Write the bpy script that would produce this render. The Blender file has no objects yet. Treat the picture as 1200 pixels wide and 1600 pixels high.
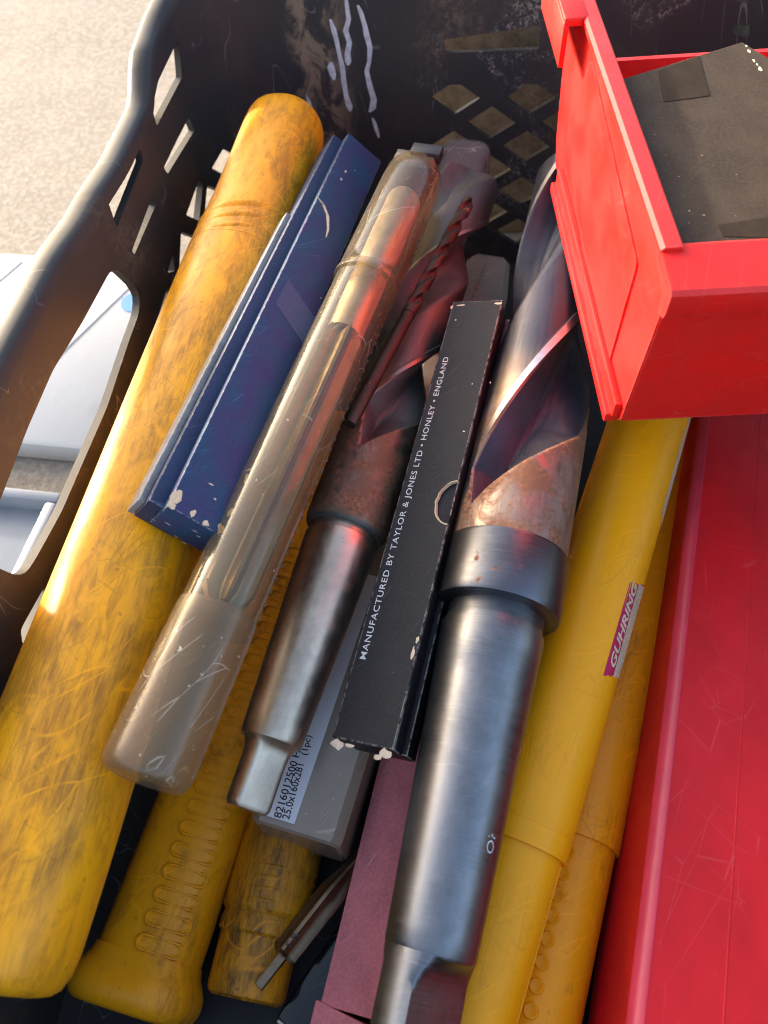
import bpy, bmesh, math, random
import numpy as np
from mathutils import Vector as V, Matrix, geometry
random.seed(7)
S = 0.001                                   # everything below is in millimetres
sc = bpy.context.scene
col = sc.collection
R = math.radians

# ------------------------------------------------------------------ camera
FPX = 1200.0
PITCH, ROLL, YAW = R(56), R(5), R(9)
CAM = V((0, 0, 340))
_f = V((0, math.cos(PITCH), -math.sin(PITCH))); _r = V((1, 0, 0)); _u = _r.cross(_f)
_r, _u = _r*math.cos(ROLL) - _u*math.sin(ROLL), _u*math.cos(ROLL) + _r*math.sin(ROLL)
_m = Matrix.Rotation(YAW, 3, 'Z'); FWD, RT, UP = _m @ _f, _m @ _r, _m @ _u
cam = bpy.data.cameras.new('camera'); co = bpy.data.objects.new('camera', cam); col.objects.link(co)
cam.sensor_fit = 'HORIZONTAL'; cam.sensor_width = 36; cam.lens = 36
cam.clip_start = 0.01; cam.clip_end = 500
mw = Matrix((RT, UP, -FWD)).transposed().to_4x4(); mw.translation = CAM*S; co.matrix_world = mw
cam.dof.use_dof = True; cam.dof.focus_distance = 0.262; cam.dof.aperture_fstop = 20
sc.camera = co

# ------------------------------------------------------------------ light
SUN_EL, SUN_AZ = R(14), R(301)              # azimuth clockwise from +Y
w = bpy.data.worlds.new('World'); sc.world = w; w.use_nodes = True
nt = w.node_tree; bg = nt.nodes['Background']
sky = nt.nodes.new('ShaderNodeTexSky'); sky.sky_type = 'NISHITA'; sky.sun_disc = False
sky.sun_elevation = SUN_EL; sky.sun_rotation = SUN_AZ; sky.air_density = .8; sky.dust_density = 4; sky.ozone_density = 0
nt.links.new(sky.outputs[0], bg.inputs[0]); bg.inputs[1].default_value = 0.15
sun = bpy.data.lights.new('sun', 'SUN'); sun.energy = 1.45; sun.angle = R(2.5); sun.color = (1, .96, .90)
so = bpy.data.objects.new('sun', sun); col.objects.link(so)
sd = V((math.sin(SUN_AZ)*math.cos(SUN_EL), math.cos(SUN_AZ)*math.cos(SUN_EL), math.sin(SUN_EL)))
so.rotation_euler = sd.to_track_quat('Z', 'Y').to_euler()
sc.view_settings.view_transform = 'Standard'; sc.view_settings.look = 'None'
sc.view_settings.exposure = 2.5; sc.view_settings.gamma = 1
sc.render.engine = 'CYCLES'
sc.cycles.use_denoising = True; sc.cycles.filter_width = 1.1
sc.cycles.max_bounces = 10; sc.cycles.transparent_max_bounces = 12

# ------------------------------------------------------------------ points from the photograph's rays
def ray(px, py): return (FWD + RT*((px-600)/FPX) - UP*((py-800)/FPX))
def at(px, py, z):
    d = ray(px, py); return CAM + d*((z-CAM.z)/d.z)
def on_plane(px, py, p, n):
    d = ray(px, py); return CAM + d*((p-CAM).dot(n)/d.dot(n))

# ------------------------------------------------------------------ scene helpers
def tag(o, label=None, cat=None, group=None, kind=None):
    if label: o['label'] = label
    if cat: o['category'] = cat
    if group: o['group'] = group
    if kind: o['kind'] = kind
    return o
class Frame:
    """y runs from P to Q, z is up (rolled about y)"""
    def __init__(s, P, Q, roll=0):
        s.P = P; d = Q-P; s.L = d.length; y = d.normalized()
        up = V((0, 0, 1)); up = (up - y*up.dot(y)).normalized(); x = y.cross(up)
        c, q = math.cos(R(roll)), math.sin(R(roll))
        x, up = x*c - up*q, up*c + x*q
        s.M = Matrix((x, y, up)).transposed()
        s.M4 = s.M.to_4x4(); s.M4.translation = P*S
        s.Mi = s.M.inverted()
    def loc(s, p): return s.Mi @ (p - s.P)
    def plane(s, px, py, h, axis=2):        # ray meets the local plane axis=h
        o = s.loc(CAM); d = s.Mi @ ray(px, py); return o + d*((h-o[axis])/d[axis])
    def cyl(s, px, py, r):                  # ray meets the cylinder: (y, angle)
        o = s.loc(CAM); d = s.Mi @ ray(px, py)
        a = d.x**2+d.z**2; b = 2*(o.x*d.x+o.z*d.z); c = o.x**2+o.z**2-r*r
        q = b*b-4*a*c; t = (-b - math.sqrt(max(q, 0)))/(2*a); p = o + d*t
        return p.y, math.atan2(p.z, p.x)
def ax(a, za, b, zb, roll=0): return Frame(at(*a, za), at(*b, zb), roll)
def thing(name, label, cat, fr=None, group=None):
    o = bpy.data.objects.new(name, None); col.objects.link(o); o.empty_display_size = .01
    if fr: o.matrix_world = fr.M4
    return tag(o, label, cat, group)
def mesh(name, vs, fs, mat, parent=None, angle=35, flat=False):
    me = bpy.data.meshes.new(name)
    me.from_pydata([tuple(c*S for c in v) for v in vs], [], fs); me.validate()
    bm = bmesh.new(); bm.from_mesh(me); bmesh.ops.remove_doubles(bm, verts=bm.verts, dist=1e-7)
    bmesh.ops.recalc_face_normals(bm, faces=bm.faces); bm.to_mesh(me); bm.free()
    return link(name, me, mat, parent, angle, flat)
def link(name, me, mat, parent=None, angle=35, flat=False):
    if mat: me.materials.append(mat)
    if not flat:
        me.polygons.foreach_set('use_smooth', [True]*len(me.polygons)); me.set_sharp_from_angle(angle=R(angle))
    o = bpy.data.objects.new(name, me); col.objects.link(o)
    if parent: o.parent = parent
    return o
def lathe(prof, n=64, sq=2.0, flatten=1.0, jitter=0):
    vs, fs = [], []
    for (y, r) in prof:
        for k in range(n):
            t = 2*math.pi*k/n; c, q = math.cos(t), math.sin(t)
            f = (abs(c)**sq+abs(q)**sq)**(-1/sq)
            vs.append((r*f*c, y, r*f*q*flatten))
    m = len(prof)
    for i in range(m-1):
        for k in range(n):
            k2 = (k+1) % n; fs.append((i*n+k, i*n+k2, (i+1)*n+k2, (i+1)*n+k))
    if prof[0][1] > .01: fs.append(tuple(range(n)))
    if prof[-1][1] > .01: fs.append(tuple(range((m-1)*n, m*n)))
    return vs, fs
def dense(prof, step=4):
    out = [prof[0]]
    for (y0, r0), (y1, r1) in zip(prof, prof[1:]):
        k = max(1, int(abs(y1-y0)/step))
        for i in range(1, k+1): out.append((y0+(y1-y0)*i/k, r0+(r1-r0)*i/k))
    return out
def box(x0, x1, y0, y1, z0, z1, bev=.5, seg=2):
    bm = bmesh.new(); bmesh.ops.create_cube(bm, size=1)
    for v in bm.verts:
        v.co = V(((x0+x1)/2+v.co.x*(x1-x0), (y0+y1)/2+v.co.y*(y1-y0), (z0+z1)/2+v.co.z*(z1-z0)))
    if bev: bmesh.ops.bevel(bm, geom=bm.edges[:], offset=bev, segments=seg, affect='EDGES', profile=.5)
    vs = [tuple(v.co) for v in bm.verts]; bm.verts.index_update()
    fs = [tuple(v.index for v in f.verts) for f in bm.faces]; bm.free(); return vs, fs
def join(*ms):
    vs, fs = [], []
    for a, b in ms:
        n = len(vs); vs += list(a); fs += [tuple(i+n for i in f) for f in b]
    return vs, fs
def prism(poly, h, axis='z', base=0):
    """poly of (u,v) raised from base by h along axis"""
    n = len(poly)
    def p(u, v, t): return {'z': (u, v, t), 'x': (t, u, v), 'y': (u, t, v)}[axis]
    vs = [p(u, v, base) for u, v in poly] + [p(u, v, base+h) for u, v in poly]
    fs = [tuple(range(n)), tuple(range(n, 2*n))] + [(i, (i+1) % n, n+(i+1) % n, n+i) for i in range(n)]
    return vs, fs
def text_mesh(body, bold=0.0, shear=0.0, spacing=1.0):
    cu = bpy.data.curves.new('lettering', 'FONT'); cu.body = body; cu.offset = bold; cu.shear = shear
    cu.resolution_u = 3; cu.space_character = spacing
    o = bpy.data.objects.new('lettering', cu); col.objects.link(o)
    bpy.context.view_layer.update()
    ev = o.evaluated_get(bpy.context.evaluated_depsgraph_get()); me = ev.to_mesh()
    vs = [tuple(v.co) for v in me.vertices]; fs = [tuple(p.vertices) for p in me.polygons]
    ev.to_mesh_clear(); bpy.data.objects.remove(o); bpy.data.curves.remove(cu)
    a = np.array(vs); lo, hi = a.min(0), a.max(0)
    a = (a-lo)/(hi-lo+1e-9)
    return a[:, :2], fs                      # normalised to the unit box
def blob(cx, cy, rx, ry, n=14, jag=.25):
    return [(cx+rx*math.cos(2*math.pi*k/n)*(1+random.uniform(-jag, jag)), cy+ry*math.sin(2*math.pi*k/n)*(1+random.uniform(-jag, jag))) for k in range(n)]

# ------------------------------------------------------------------ materials
class NT:
    def __init__(s, name):
        s.m = bpy.data.materials.new(name); s.m.use_nodes = True; s.t = s.m.node_tree
        s.b = s.t.nodes['Principled BSDF']; s.out = s.t.nodes['Material Output']
        s.tc = s.t.nodes.new('ShaderNodeTexCoord').outputs['Object']
    def n(s, t, **k):
        x = s.t.nodes.new(t)
        for a, b in k.items(): setattr(x, a, b)
        return x
    def set(s, sock, v):
        if hasattr(v, 'is_linked') or isinstance(v, bpy.types.NodeSocket): s.t.links.new(v, sock)
        elif isinstance(v, tuple) and len(v) == 3 and sock.type == 'RGBA': sock.default_value = (*v, 1)
        else: sock.default_value = v
    def noise(s, sx, sy=None, sz=None, detail=4, rough=.55, dist=0, rot=(0, 0, 0), off=(0, 0, 0)):
        mp = s.n('ShaderNodeMapping'); s.set(mp.inputs[0], s.tc)
        mp.inputs['Rotation'].default_value = rot; mp.inputs['Location'].default_value = off
        mp.inputs['Scale'].default_value = (sx, sy or sx, sz or sx)
        # rotate first, then stretch
        if any(rot):
            m0 = s.n('ShaderNodeMapping'); s.set(m0.inputs[0], s.tc); m0.inputs['Rotation'].default_value = rot
            mp.inputs['Rotation'].default_value = (0, 0, 0); s.set(mp.inputs[0], m0.outputs[0])
        x = s.n('ShaderNodeTexNoise'); s.set(x.inputs['Vector'], mp.outputs[0])
        x.inputs['Scale'].default_value = 1; x.inputs['Detail'].default_value = detail
        x.inputs['Roughness'].default_value = rough; x.inputs['Distortion'].default_value = dist
        return x.outputs['Fac']
    def math(s, op, a, b=0.0, c=None, clamp=False):
        x = s.n('ShaderNodeMath', operation=op, use_clamp=clamp); s.set(x.inputs[0], a); s.set(x.inputs[1], b)
        if c is not None: s.set(x.inputs[2], c)
        return x.outputs[0]
    def ramp(s, f, lo, hi, a=0.0, b=1.0):
        x = s.n('ShaderNodeMapRange', interpolation_type='SMOOTHSTEP'); s.set(x.inputs[0], f)
        for i, v in enumerate((lo, hi, a, b)): x.inputs[1+i].default_value = v
        return x.outputs[0]
    def vor(s, sx, sy=None, sz=None, detail=0, rough=.5, dist=0, rot=(0, 0, 0), off=(0, 0, 0)):
        m0 = s.n('ShaderNodeMapping'); s.set(m0.inputs[0], s.tc); m0.inputs['Rotation'].default_value = rot
        mp = s.n('ShaderNodeMapping'); s.set(mp.inputs[0], m0.outputs[0])
        mp.inputs['Location'].default_value = off; mp.inputs['Scale'].default_value = (sx, sy or sx, sz or sx)
        x = s.n('ShaderNodeTexVoronoi', feature='DISTANCE_TO_EDGE'); s.set(x.inputs['Vector'], mp.outputs[0]); x.inputs['Scale'].default_value = 1
        return x.outputs['Distance']
    def linev(s, d, wdt): return s.ramp(d, 0, wdt*1.9, 1, 0)
    def line(s, f, wdt):                     # thin contour lines of a noise: scratches
        d = s.math('ABSOLUTE', s.math('SUBTRACT', f, .5)); return s.ramp(d, 0, wdt, 1, 0)
    def mix(s, f, a, b):
        x = s.n('ShaderNodeMix', data_type='RGBA'); s.set(x.inputs[0], f); s.set(x.inputs[6], a); s.set(x.inputs[7], b)
        return x.outputs[2]
    def bump(s, h, strength=.3, dist=.3):
        x = s.n('ShaderNodeBump'); s.set(x.inputs['Height'], h); x.inputs['Strength'].default_value = strength
        x.inputs['Distance'].default_value = dist*S; s.set(s.b.inputs['Normal'], x.outputs[0]); return x
    def edge(s, rad=1.0, lo=.985, hi=.86):
        bv = s.n('ShaderNodeBevel', samples=6); bv.inputs[0].default_value = rad*S
        ge = s.n('ShaderNodeNewGeometry'); vm = s.n('ShaderNodeVectorMath', operation='DOT_PRODUCT')
        s.set(vm.inputs[0], bv.outputs[0]); s.set(vm.inputs[1], ge.outputs['Normal'])
        return s.ramp(vm.outputs['Value'], hi, lo, 1, 0)
    def axis(s, i):
        x = s.n('ShaderNodeSeparateXYZ'); s.set(x.inputs[0], s.tc); return x.outputs[i]
    def p(s, **k):
        for a, b in k.items(): s.set(s.b.inputs[{'color': 'Base Color', 'rough': 'Roughness', 'metal': 'Metallic', 'spec': 'Specular IOR Level', 'coat': 'Coat Weight', 'coat_rough': 'Coat Roughness', 'sss': 'Subsurface Weight'}[a]], b)
        return s.m

def yellow_plastic(name, base, grime, amount, seed=0.0, rough=.38):
    t = NT(name); o = (seed, seed*.7, seed*1.3)
    patch = t.noise(48, 26, 48, 5, .68, .8, off=o)
    streak = t.noise(230, 60, 230, 5, .72, .8, off=o)
    fine = t.noise(1500, 120, 1500, 3, .6, off=o)
    g = t.math('ADD', t.math('MULTIPLY', patch, .55), t.math('MULTIPLY', streak, .45))
    m = t.ramp(g, .60-amount*.22, .70-amount*.10)
    m = t.math('MULTIPLY', m, t.ramp(fine, .25, .62, .35, 1))
    sc1 = t.linev(t.vor(190, 17, 190, 2, .5, .25, rot=(.25, .15, .22), off=o), .010)
    sc2 = t.linev(t.vor(150, 16, 150, 2, .5, .25, rot=(.1, .4, -.6), off=(seed+3, 1, 2)), .008)
    sc3 = t.linev(t.vor(300, 14, 300, 2, .5, .2, off=(seed+6, 4, 2)), .012)
    gate = t.ramp(t.noise(40, 40, 40, 2, .5, off=(seed+9, 0, 0)), .42, .6)
    scr = t.math('MULTIPLY', t.math('MAXIMUM', sc1, t.math('MAXIMUM', sc2, sc3)), gate)
    light = t.linev(t.vor(120, 15, 120, 2, .5, .3, rot=(.4, .1, .8), off=(seed+5, 2, 8)), .016)
    light = t.math('MULTIPLY', light, t.ramp(t.noise(50, 50, 50, 2, .5, off=(seed+2, 5, 1)), .48, .6))
    dark = tuple(c*.55 for c in grime)
    c = t.mix(t.math('MULTIPLY', m, min(1, .45+amount*.5)), base, grime)
    c = t.mix(t.math('MULTIPLY', scr, .16+amount*.22), c, dark)
    c = t.mix(t.math('MULTIPLY', light, .75), c, (base[0]*1.15, base[1]*1.12, base[2]*1.2))
    speck = t.ramp(t.noise(420, 420, 420, 2, .5, off=(seed, 7, 3)), .70, .74)
    c = t.mix(t.math('MULTIPLY', speck, .5*amount), c, dark)
    t.p(color=c, rough=t.ramp(g, .35, .7, rough-.06, rough+.2), spec=.32)
    h = t.math('SUBTRACT', t.math('MULTIPLY', fine, .25), t.math('MULTIPLY', t.math('ADD', scr, light), .5))
    t.bump(h, .28, .25); return t.m
def card(name, base, paper, wear=.5, var=.25, rough=.6, rad=1.0, second=None, spec=.4, marks=.35):
    t = NT(name)
    n1 = t.noise(90, 60, 90, 4, .6); n2 = t.noise(900, 900, 900, 2, .5); n3 = t.noise(420, 300, 420, 5, .7)
    b = second or tuple(c*(1-var) for c in base)
    c = t.mix(t.ramp(n1, .35, .65), base, b)
    c = t.mix(t.ramp(n2, .4, .7, 0, .25), c, tuple(x*1.5+.01 for x in base))
    scr = t.math('MULTIPLY', t.linev(t.vor(160, 20, 160, 2, .5, .3, rot=(0, 0, .7)), .008), t.ramp(t.noise(60, 60, 60, 2), .5, .62))
    c = t.mix(t.math('MULTIPLY', scr, marks), c, tuple(min(1, x*3+.06) for x in base))
    e = t.math('MULTIPLY', t.edge(rad), t.ramp(n3, .56-wear*.2, .60-wear*.14))
    sp = t.ramp(t.noise(260, 260, 260, 3, .6, off=(4, 2, 7)), .745-wear*.03, .76-wear*.03)
    c = t.mix(t.math('MAXIMUM', e, sp), c, paper)
    t.p(color=c, rough=rough, spec=spec); t.bump(t.math('ADD', n2, t.math('MULTIPLY', e, -1.5)), .2, .12); return t.m
def steel(name, tint, rough=.3, rust=.0, dark=.0, band=None, brushed=True, seed=0):
    t = NT(name); o = (seed, seed, seed)
    br = t.noise(70, 2600, 70, 3, .6, off=o) if brushed else t.noise(420, 260, 420, 4, .65, off=o)
    mot = t.noise(55, 45, 55, 5, .65, .3, off=o); pit = t.noise(520, 520, 520, 4, .65, off=o)
    c = t.mix(t.ramp(mot, .35, .68), tint, tuple(x*(.72-dark*.3) for x in tint))
    c = t.mix(t.ramp(br, .35, .7, 0, .22), c, tuple(min(1, x*1.3) for x in tint))
    if brushed:
        b2 = t.noise(110, 1500, 110, 3, .65, off=(seed+2, 1, 5)); c = t.mix(t.ramp(b2, .58, .72, 0, .32), c, tuple(min(1, x*1.5) for x in tint))
    c = t.mix(t.ramp(pit, .69, .76, 0, .55), c, (.05, .03, .02))
    met = 1.0
    r = t.ramp(br, .3, .7, rough-.04, rough+.07)
    f = None
    if rust > 0 or band:
        rn = t.noise(85, 70, 85, 6, .7, .5, off=(seed+4, 2, 1))
        f = t.ramp(rn, .66-rust*.2, .72-rust*.16)
        if band:                            # rust runs worst in one length of the tool
            y = t.axis(1); bb = t.math('MULTIPLY', t.ramp(y, band[0]*S, (band[0]+6)*S), t.ramp(y, (band[1]-8)*S, band[1]*S, 1, 0))
            f = t.math('MAXIMUM', f, t.math('MULTIPLY', bb, t.ramp(rn, .36, .56)))
        rc = t.mix(t.ramp(t.noise(700, 700, 700, 3), .35, .65), (.085, .036, .022), (.23, .095, .045))
        c = t.mix(f, c, rc)
        met = t.math('SUBTRACT', 1.0, t.math('MULTIPLY', f, .85))
        r = t.math('ADD', r, t.math('MULTIPLY', f, .35), clamp=True)
    t.p(color=c, metal=met, rough=r)
    h = t.math('ADD', t.math('MULTIPLY', br, .25), t.math('MULTIPLY', pit, -.5)); t.bump(h, .09, .15); return t.m
def clear_plastic(name, tint, body, alpha, rough=.18, scr=.5):
    """thin scratched plastic: part see-through, part milky, glossy on top"""
    t = NT(name)
    tr = t.n('ShaderNodeBsdfTransparent'); t.set(tr.inputs[0], tint)
    n1 = t.noise(70, 30, 70, 4, .6); f = t.math('MULTIPLY', t.linev(t.vor(150, 16, 150, 2, .5, .3, rot=(.2, .3, .5)), .008), t.ramp(t.noise(55, 55, 55, 2), .45, .6))
    sp = t.ramp(t.noise(480, 480, 480, 2), .71, .74)
    c = t.mix(t.ramp(n1, .3, .7), body, tuple(x*.78 for x in body))
    c = t.mix(t.math('MULTIPLY', t.math('MAXIMUM', f, sp), scr), c, (.62, .56, .46))
    a = t.math('ADD', t.math('ADD', alpha, t.math('MULTIPLY', t.math('MAXIMUM', f, sp), .4)), t.ramp(n1, .3, .7, 0, .1), clamp=True)
    df = t.n('ShaderNodeBsdfDiffuse'); t.set(df.inputs[0], c)
    mx = t.n('ShaderNodeMixShader'); t.set(mx.inputs[0], a); t.set(mx.inputs[1], tr.outputs[0]); t.set(mx.inputs[2], df.outputs[0])
    gl = t.n('ShaderNodeBsdfGlossy'); gl.inputs['Roughness'].default_value = rough
    fr = t.n('ShaderNodeFresnel'); fr.inputs['IOR'].default_value = 1.5
    ge = t.n('ShaderNodeNewGeometry')
    k = t.math('MULTIPLY', fr.outputs[0], t.math('SUBTRACT', 1.0, ge.outputs['Backfacing']))
    m2 = t.n('ShaderNodeMixShader'); t.set(m2.inputs[0], k); t.set(m2.inputs[1], mx.outputs[0]); t.set(m2.inputs[2], gl.outputs[0])
    t.set(t.out.inputs[0], m2.outputs[0]); return t.m
def plain(name, color, rough=.5, var=.2, scale=200, bump=.1, spec=.5, scuff=0, edge=0):
    t = NT(name); n = t.noise(scale, scale*.6, scale, 4, .6); n2 = t.noise(scale*6, scale*6, scale*6, 2)
    c = t.mix(t.ramp(n, .3, .7), color, tuple(x*(1-var) for x in color))
    h = n2
    if scuff:
        s1 = t.math('MULTIPLY', t.linev(t.vor(110, 7, 110, 0, .5, 0, rot=(.2, .1, .3)), .006), t.ramp(t.noise(38, 38, 38, 2, off=(3, 1, 1)), .48, .62))
        s2 = t.math('MULTIPLY', t.linev(t.vor(7, 100, 80, 0, .5, 0, rot=(.3, .2, .5)), .005), t.ramp(t.noise(30, 30, 30, 2, off=(1, 6, 1)), .5, .62))
        s3 = t.ramp(t.noise(24, 14, 24, 4, .65, off=(7, 0, 2)), .55, .75, 0, .35)
        c = t.mix(t.math('MULTIPLY', t.math('MAXIMUM', s1, s2), scuff), c, tuple(min(1, x*.8+.22) for x in color))
        c = t.mix(s3, c, tuple(x*.5 for x in color))
        rough = t.ramp(n, .3, .7, rough-.06, rough+.12)
    if edge:
        e = t.math('MULTIPLY', t.edge(1.3), t.ramp(t.noise(150, 150, 150, 4, .7), .38, .6, .2, 1))
        c = t.mix(t.math('MULTIPLY', e, edge), c, tuple(min(1, x*.9+.16) for x in color))
    t.p(color=c, rough=rough, spec=spec); t.bump(h, bump, .2); return t.m

M = {}
M['yellow_grimy'] = yellow_plastic('grimy yellow plastic', (.82, .330, .004), (.30, .115, .010), .85, 0)
M['yellow_b'] = yellow_plastic('grubby yellow plastic', (.82, .328, .005), (.28, .105, .010), .6, 11)
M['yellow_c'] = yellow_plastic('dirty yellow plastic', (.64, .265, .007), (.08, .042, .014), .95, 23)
M['yellow_d'] = yellow_plastic('bright yellow plastic', (.92, .378, .003), (.55, .22, .008), .14, 31)
M['yellow_e'] = yellow_plastic('dull yellow plastic', (.84, .350, .004), (.30, .13, .010), .35, 43)
M['blue'] = card('navy card', (.026, .028, .085), (.62, .54, .38), .40, second=(.008, .046, .088), rad=.6, spec=.25)
M['blue_side'] = card('navy card edge', (.010, .024, .068), (.62, .54, .38), .25, rad=.5)
M['grey_paper'] = card('grey paper', (.24, .22, .21), (.5, .45, .36), .3)
M['black_card'] = card('black card', (.0105, .0105, .012), (.74, .66, .52), .50, var=.3, rough=.48, rad=1.0, spec=.25)
M['brown_card'] = card('brown black card', (.052, .035, .024), (.55, .47, .33), .12, rough=.85, rad=.5, spec=.12, marks=.06)
M['pink_card'] = card('dusty red card', (.62, .185, .20), (.70, .44, .40), .1, var=.22, rough=.75)
M['steel_dark'] = steel('blued steel', (.215, .22, .23), .37, .0, .2, seed=3)
M['steel_flute'] = steel('dark oxidised steel', (.085, .080, .092), .34, 0, .2, brushed=False, seed=5)
M['steel_flute_brown'] = steel('brown oxidised steel', (.115, .092, .080), .42, .05, .3, brushed=False, seed=8)
M['steel_rust'] = steel('rusty steel', (.46, .40, .36), .40, .28, .2, seed=9, band=(138, 178))
M['steel_collar'] = steel('blued collar steel', (.12, .125, .14), .38, .10, .3, seed=14)
M['steel_bright'] = steel('old bright steel', (.58, .49, .375), .42, .0, .2, seed=17, brushed=False)
M['steel_neck'] = steel('rusty neck steel', (.36, .31, .27), .42, .22, .4, seed=19, band=(108, 150))
def drill_steel(name, R0, yend, body, flute, band, rough=.34, seed=0, rust=.3):
    t = NT(name); o = (seed, seed, seed)
    x, y, z = t.axis(0), t.axis(1), t.axis(2)
    rad = t.math('SQRT', t.math('ADD', t.math('MULTIPLY', x, x), t.math('MULTIPLY', z, z)))
    out = t.ramp(rad, R0*.945*S, R0*.972*S)
    mot = t.noise(55, 45, 55, 5, .65, .3, off=o); br = t.noise(900, 90, 900, 3, .6, off=o)
    rn = t.noise(75, 60, 75, 6, .7, .5, off=(seed+4, 2, 1)); fine = t.noise(750, 750, 750, 3)
    c = t.mix(t.ramp(mot, .35, .68), body, tuple(v*.6 for v in body)); c = t.mix(t.ramp(br, .4, .7, 0, .35), c, tuple(v*1.3 for v in body))
    nb = t.math('MULTIPLY', t.ramp(y, band[0]*S, (band[0]+4)*S), t.ramp(y, (band[1]-9)*S, band[1]*S, 1, 0))
    rf = t.math('MULTIPLY', t.math('MULTIPLY', t.ramp(rn, .56-rust*.3, .56), nb), out)
    far = t.ramp(y, (band[1]-4)*S, (band[1]+26)*S); c = t.mix(t.math('MULTIPLY', far, .97), c, tuple(v*1.1 for v in flute))  # far lands fade to the flute colour: a dark reflection put into the colour
    fl = t.mix(t.ramp(mot, .3, .7), flute, tuple(v*.62 for v in flute)); fl = t.mix(t.ramp(rn, .5, .72, 0, .5), fl, (flute[0]*1.2, flute[1]*.85, flute[2]*.8))
    c = t.mix(out, fl, c)
    rc = t.mix(t.ramp(fine, .35, .65), (.10, .043, .025), (.32, .14, .060)); rc = t.mix(t.ramp(mot, .35, .6), rc, (.17, .080, .040))
    c = t.mix(t.math('MULTIPLY', rf, .9), c, rc)
    t.p(color=c, metal=t.math('SUBTRACT', t.ramp(out, 0, 1, .35, .9), t.math('MULTIPLY', rf, .75)), spec=.25, rough=t.math('ADD', t.ramp(br, .3, .7, rough-.06, rough+.12), t.math('MULTIPLY', rf, .25), clamp=True))
    t.bump(t.math('ADD', t.math('MULTIPLY', br, .3), t.math('MULTIPLY', fine, .4)), .18, .15); return t.m
M['drill_big'] = drill_steel('big drill steel', 19.6, 160, (.30, .235, .195), (.042, .044, .062), (128, 190), .42, seed=5, rust=.6)
M['drill_mid'] = drill_steel('medium drill steel', 15.0, 140, (.24, .19, .14), (.115, .108, .10), (94, 146), .50, seed=8, rust=.6)
M['steel_thin'] = steel('rusty thin steel', (.085, .062, .05), .6, .38, .4, seed=21, brushed=False)
M['bronze'] = steel('straw coloured steel', (.26, .20, .135), .42, 0, .3, seed=27, brushed=False)
M['land_dull'] = steel('dull ground edge steel', (.30, .25, .22), .4, 0, .1, seed=33)
M['land'] = steel('ground edge steel', (.50, .49, .50), .34, 0, .0, seed=29)
M['red_bin'] = plain('red plastic', (.66, .011, .008), .42, .14, 60, .05, spec=.35, scuff=.09, edge=.2)
M['red_case'] = plain('crimson plastic', (.58, .009, .014), .42, .22, 40, .06, spec=.3, scuff=.13)
M['pink_edge'] = plain('crimson edge highlight', (.58, .035, .07), .4, .15, 120)  # chamfer highlight put into the colour
M['label'] = plain('white label paper', (.74, .74, .76), .55, .06, 150)
M['ink'] = plain('black ink', (.02, .02, .025), .6, .1)
M['white_ink'] = plain('white ink', (.66, .66, .63), .6, .3, 500)
M['magenta'] = card('magenta print', (.48, .012, .075), (.70, .55, .42), .85, rad=.4)
M['cream'] = card('cream print', (.66, .52, .36), (.40, .12, .16), .55, rad=.3)
M['sticker_bare'] = card('bare sticker paper', (.60, .46, .30), (.36, .22, .12), .6, rad=.3)
M['torn'] = card('torn card', (.56, .44, .27), (.30, .2, .1), .5, rad=.4)
M['tape'] = plain('dull tape', (.040, .028, .020), .9, .3, 120, spec=.05)
M['tape_blue'] = plain('pale blue tape', (.026, .050, .115), .6, .2, 300)
M['amber'] = clear_plastic('amber clear plastic', (.92, .84, .66), (.215, .165, .10), .24, .17)
M['frosted'] = clear_plastic('frosted plastic', (.90, .78, .58), (.25, .17, .09), .36, .26)
M['clear_cap'] = clear_plastic('clear plastic', (.86, .80, .70), (.40, .36, .30), .35, .12)
M['grey_case'] = clear_plastic('smoky plastic', (.60, .55, .48), (.38, .305, .235), .82, .20, .3)
M['pale_case'] = clear_plastic('pale clear plastic', (.8, .7, .66), (.34, .25, .23), .55, .2)
M['wallet'] = clear_plastic('dark glossy plastic', (.4, .4, .4), (.018, .018, .02), .9, .1, .2)
M['black_tip'] = plain('black plastic', (.012, .012, .013), .45, .2)
M['paint'] = plain('white paint', (.46, .50, .52), .4, .35, 300, .1)
M['white_plastic'] = plain('white plastic', (.50, .50, .49), .3, .08, 30, .05, scuff=.15)
M['pale_plastic'] = plain('pale blue plastic', (.24, .26, .29), .35, .1, 30)
M['blue_dot'] = plain('blue sticker', (.02, .18, .62), .4, .1)

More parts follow.
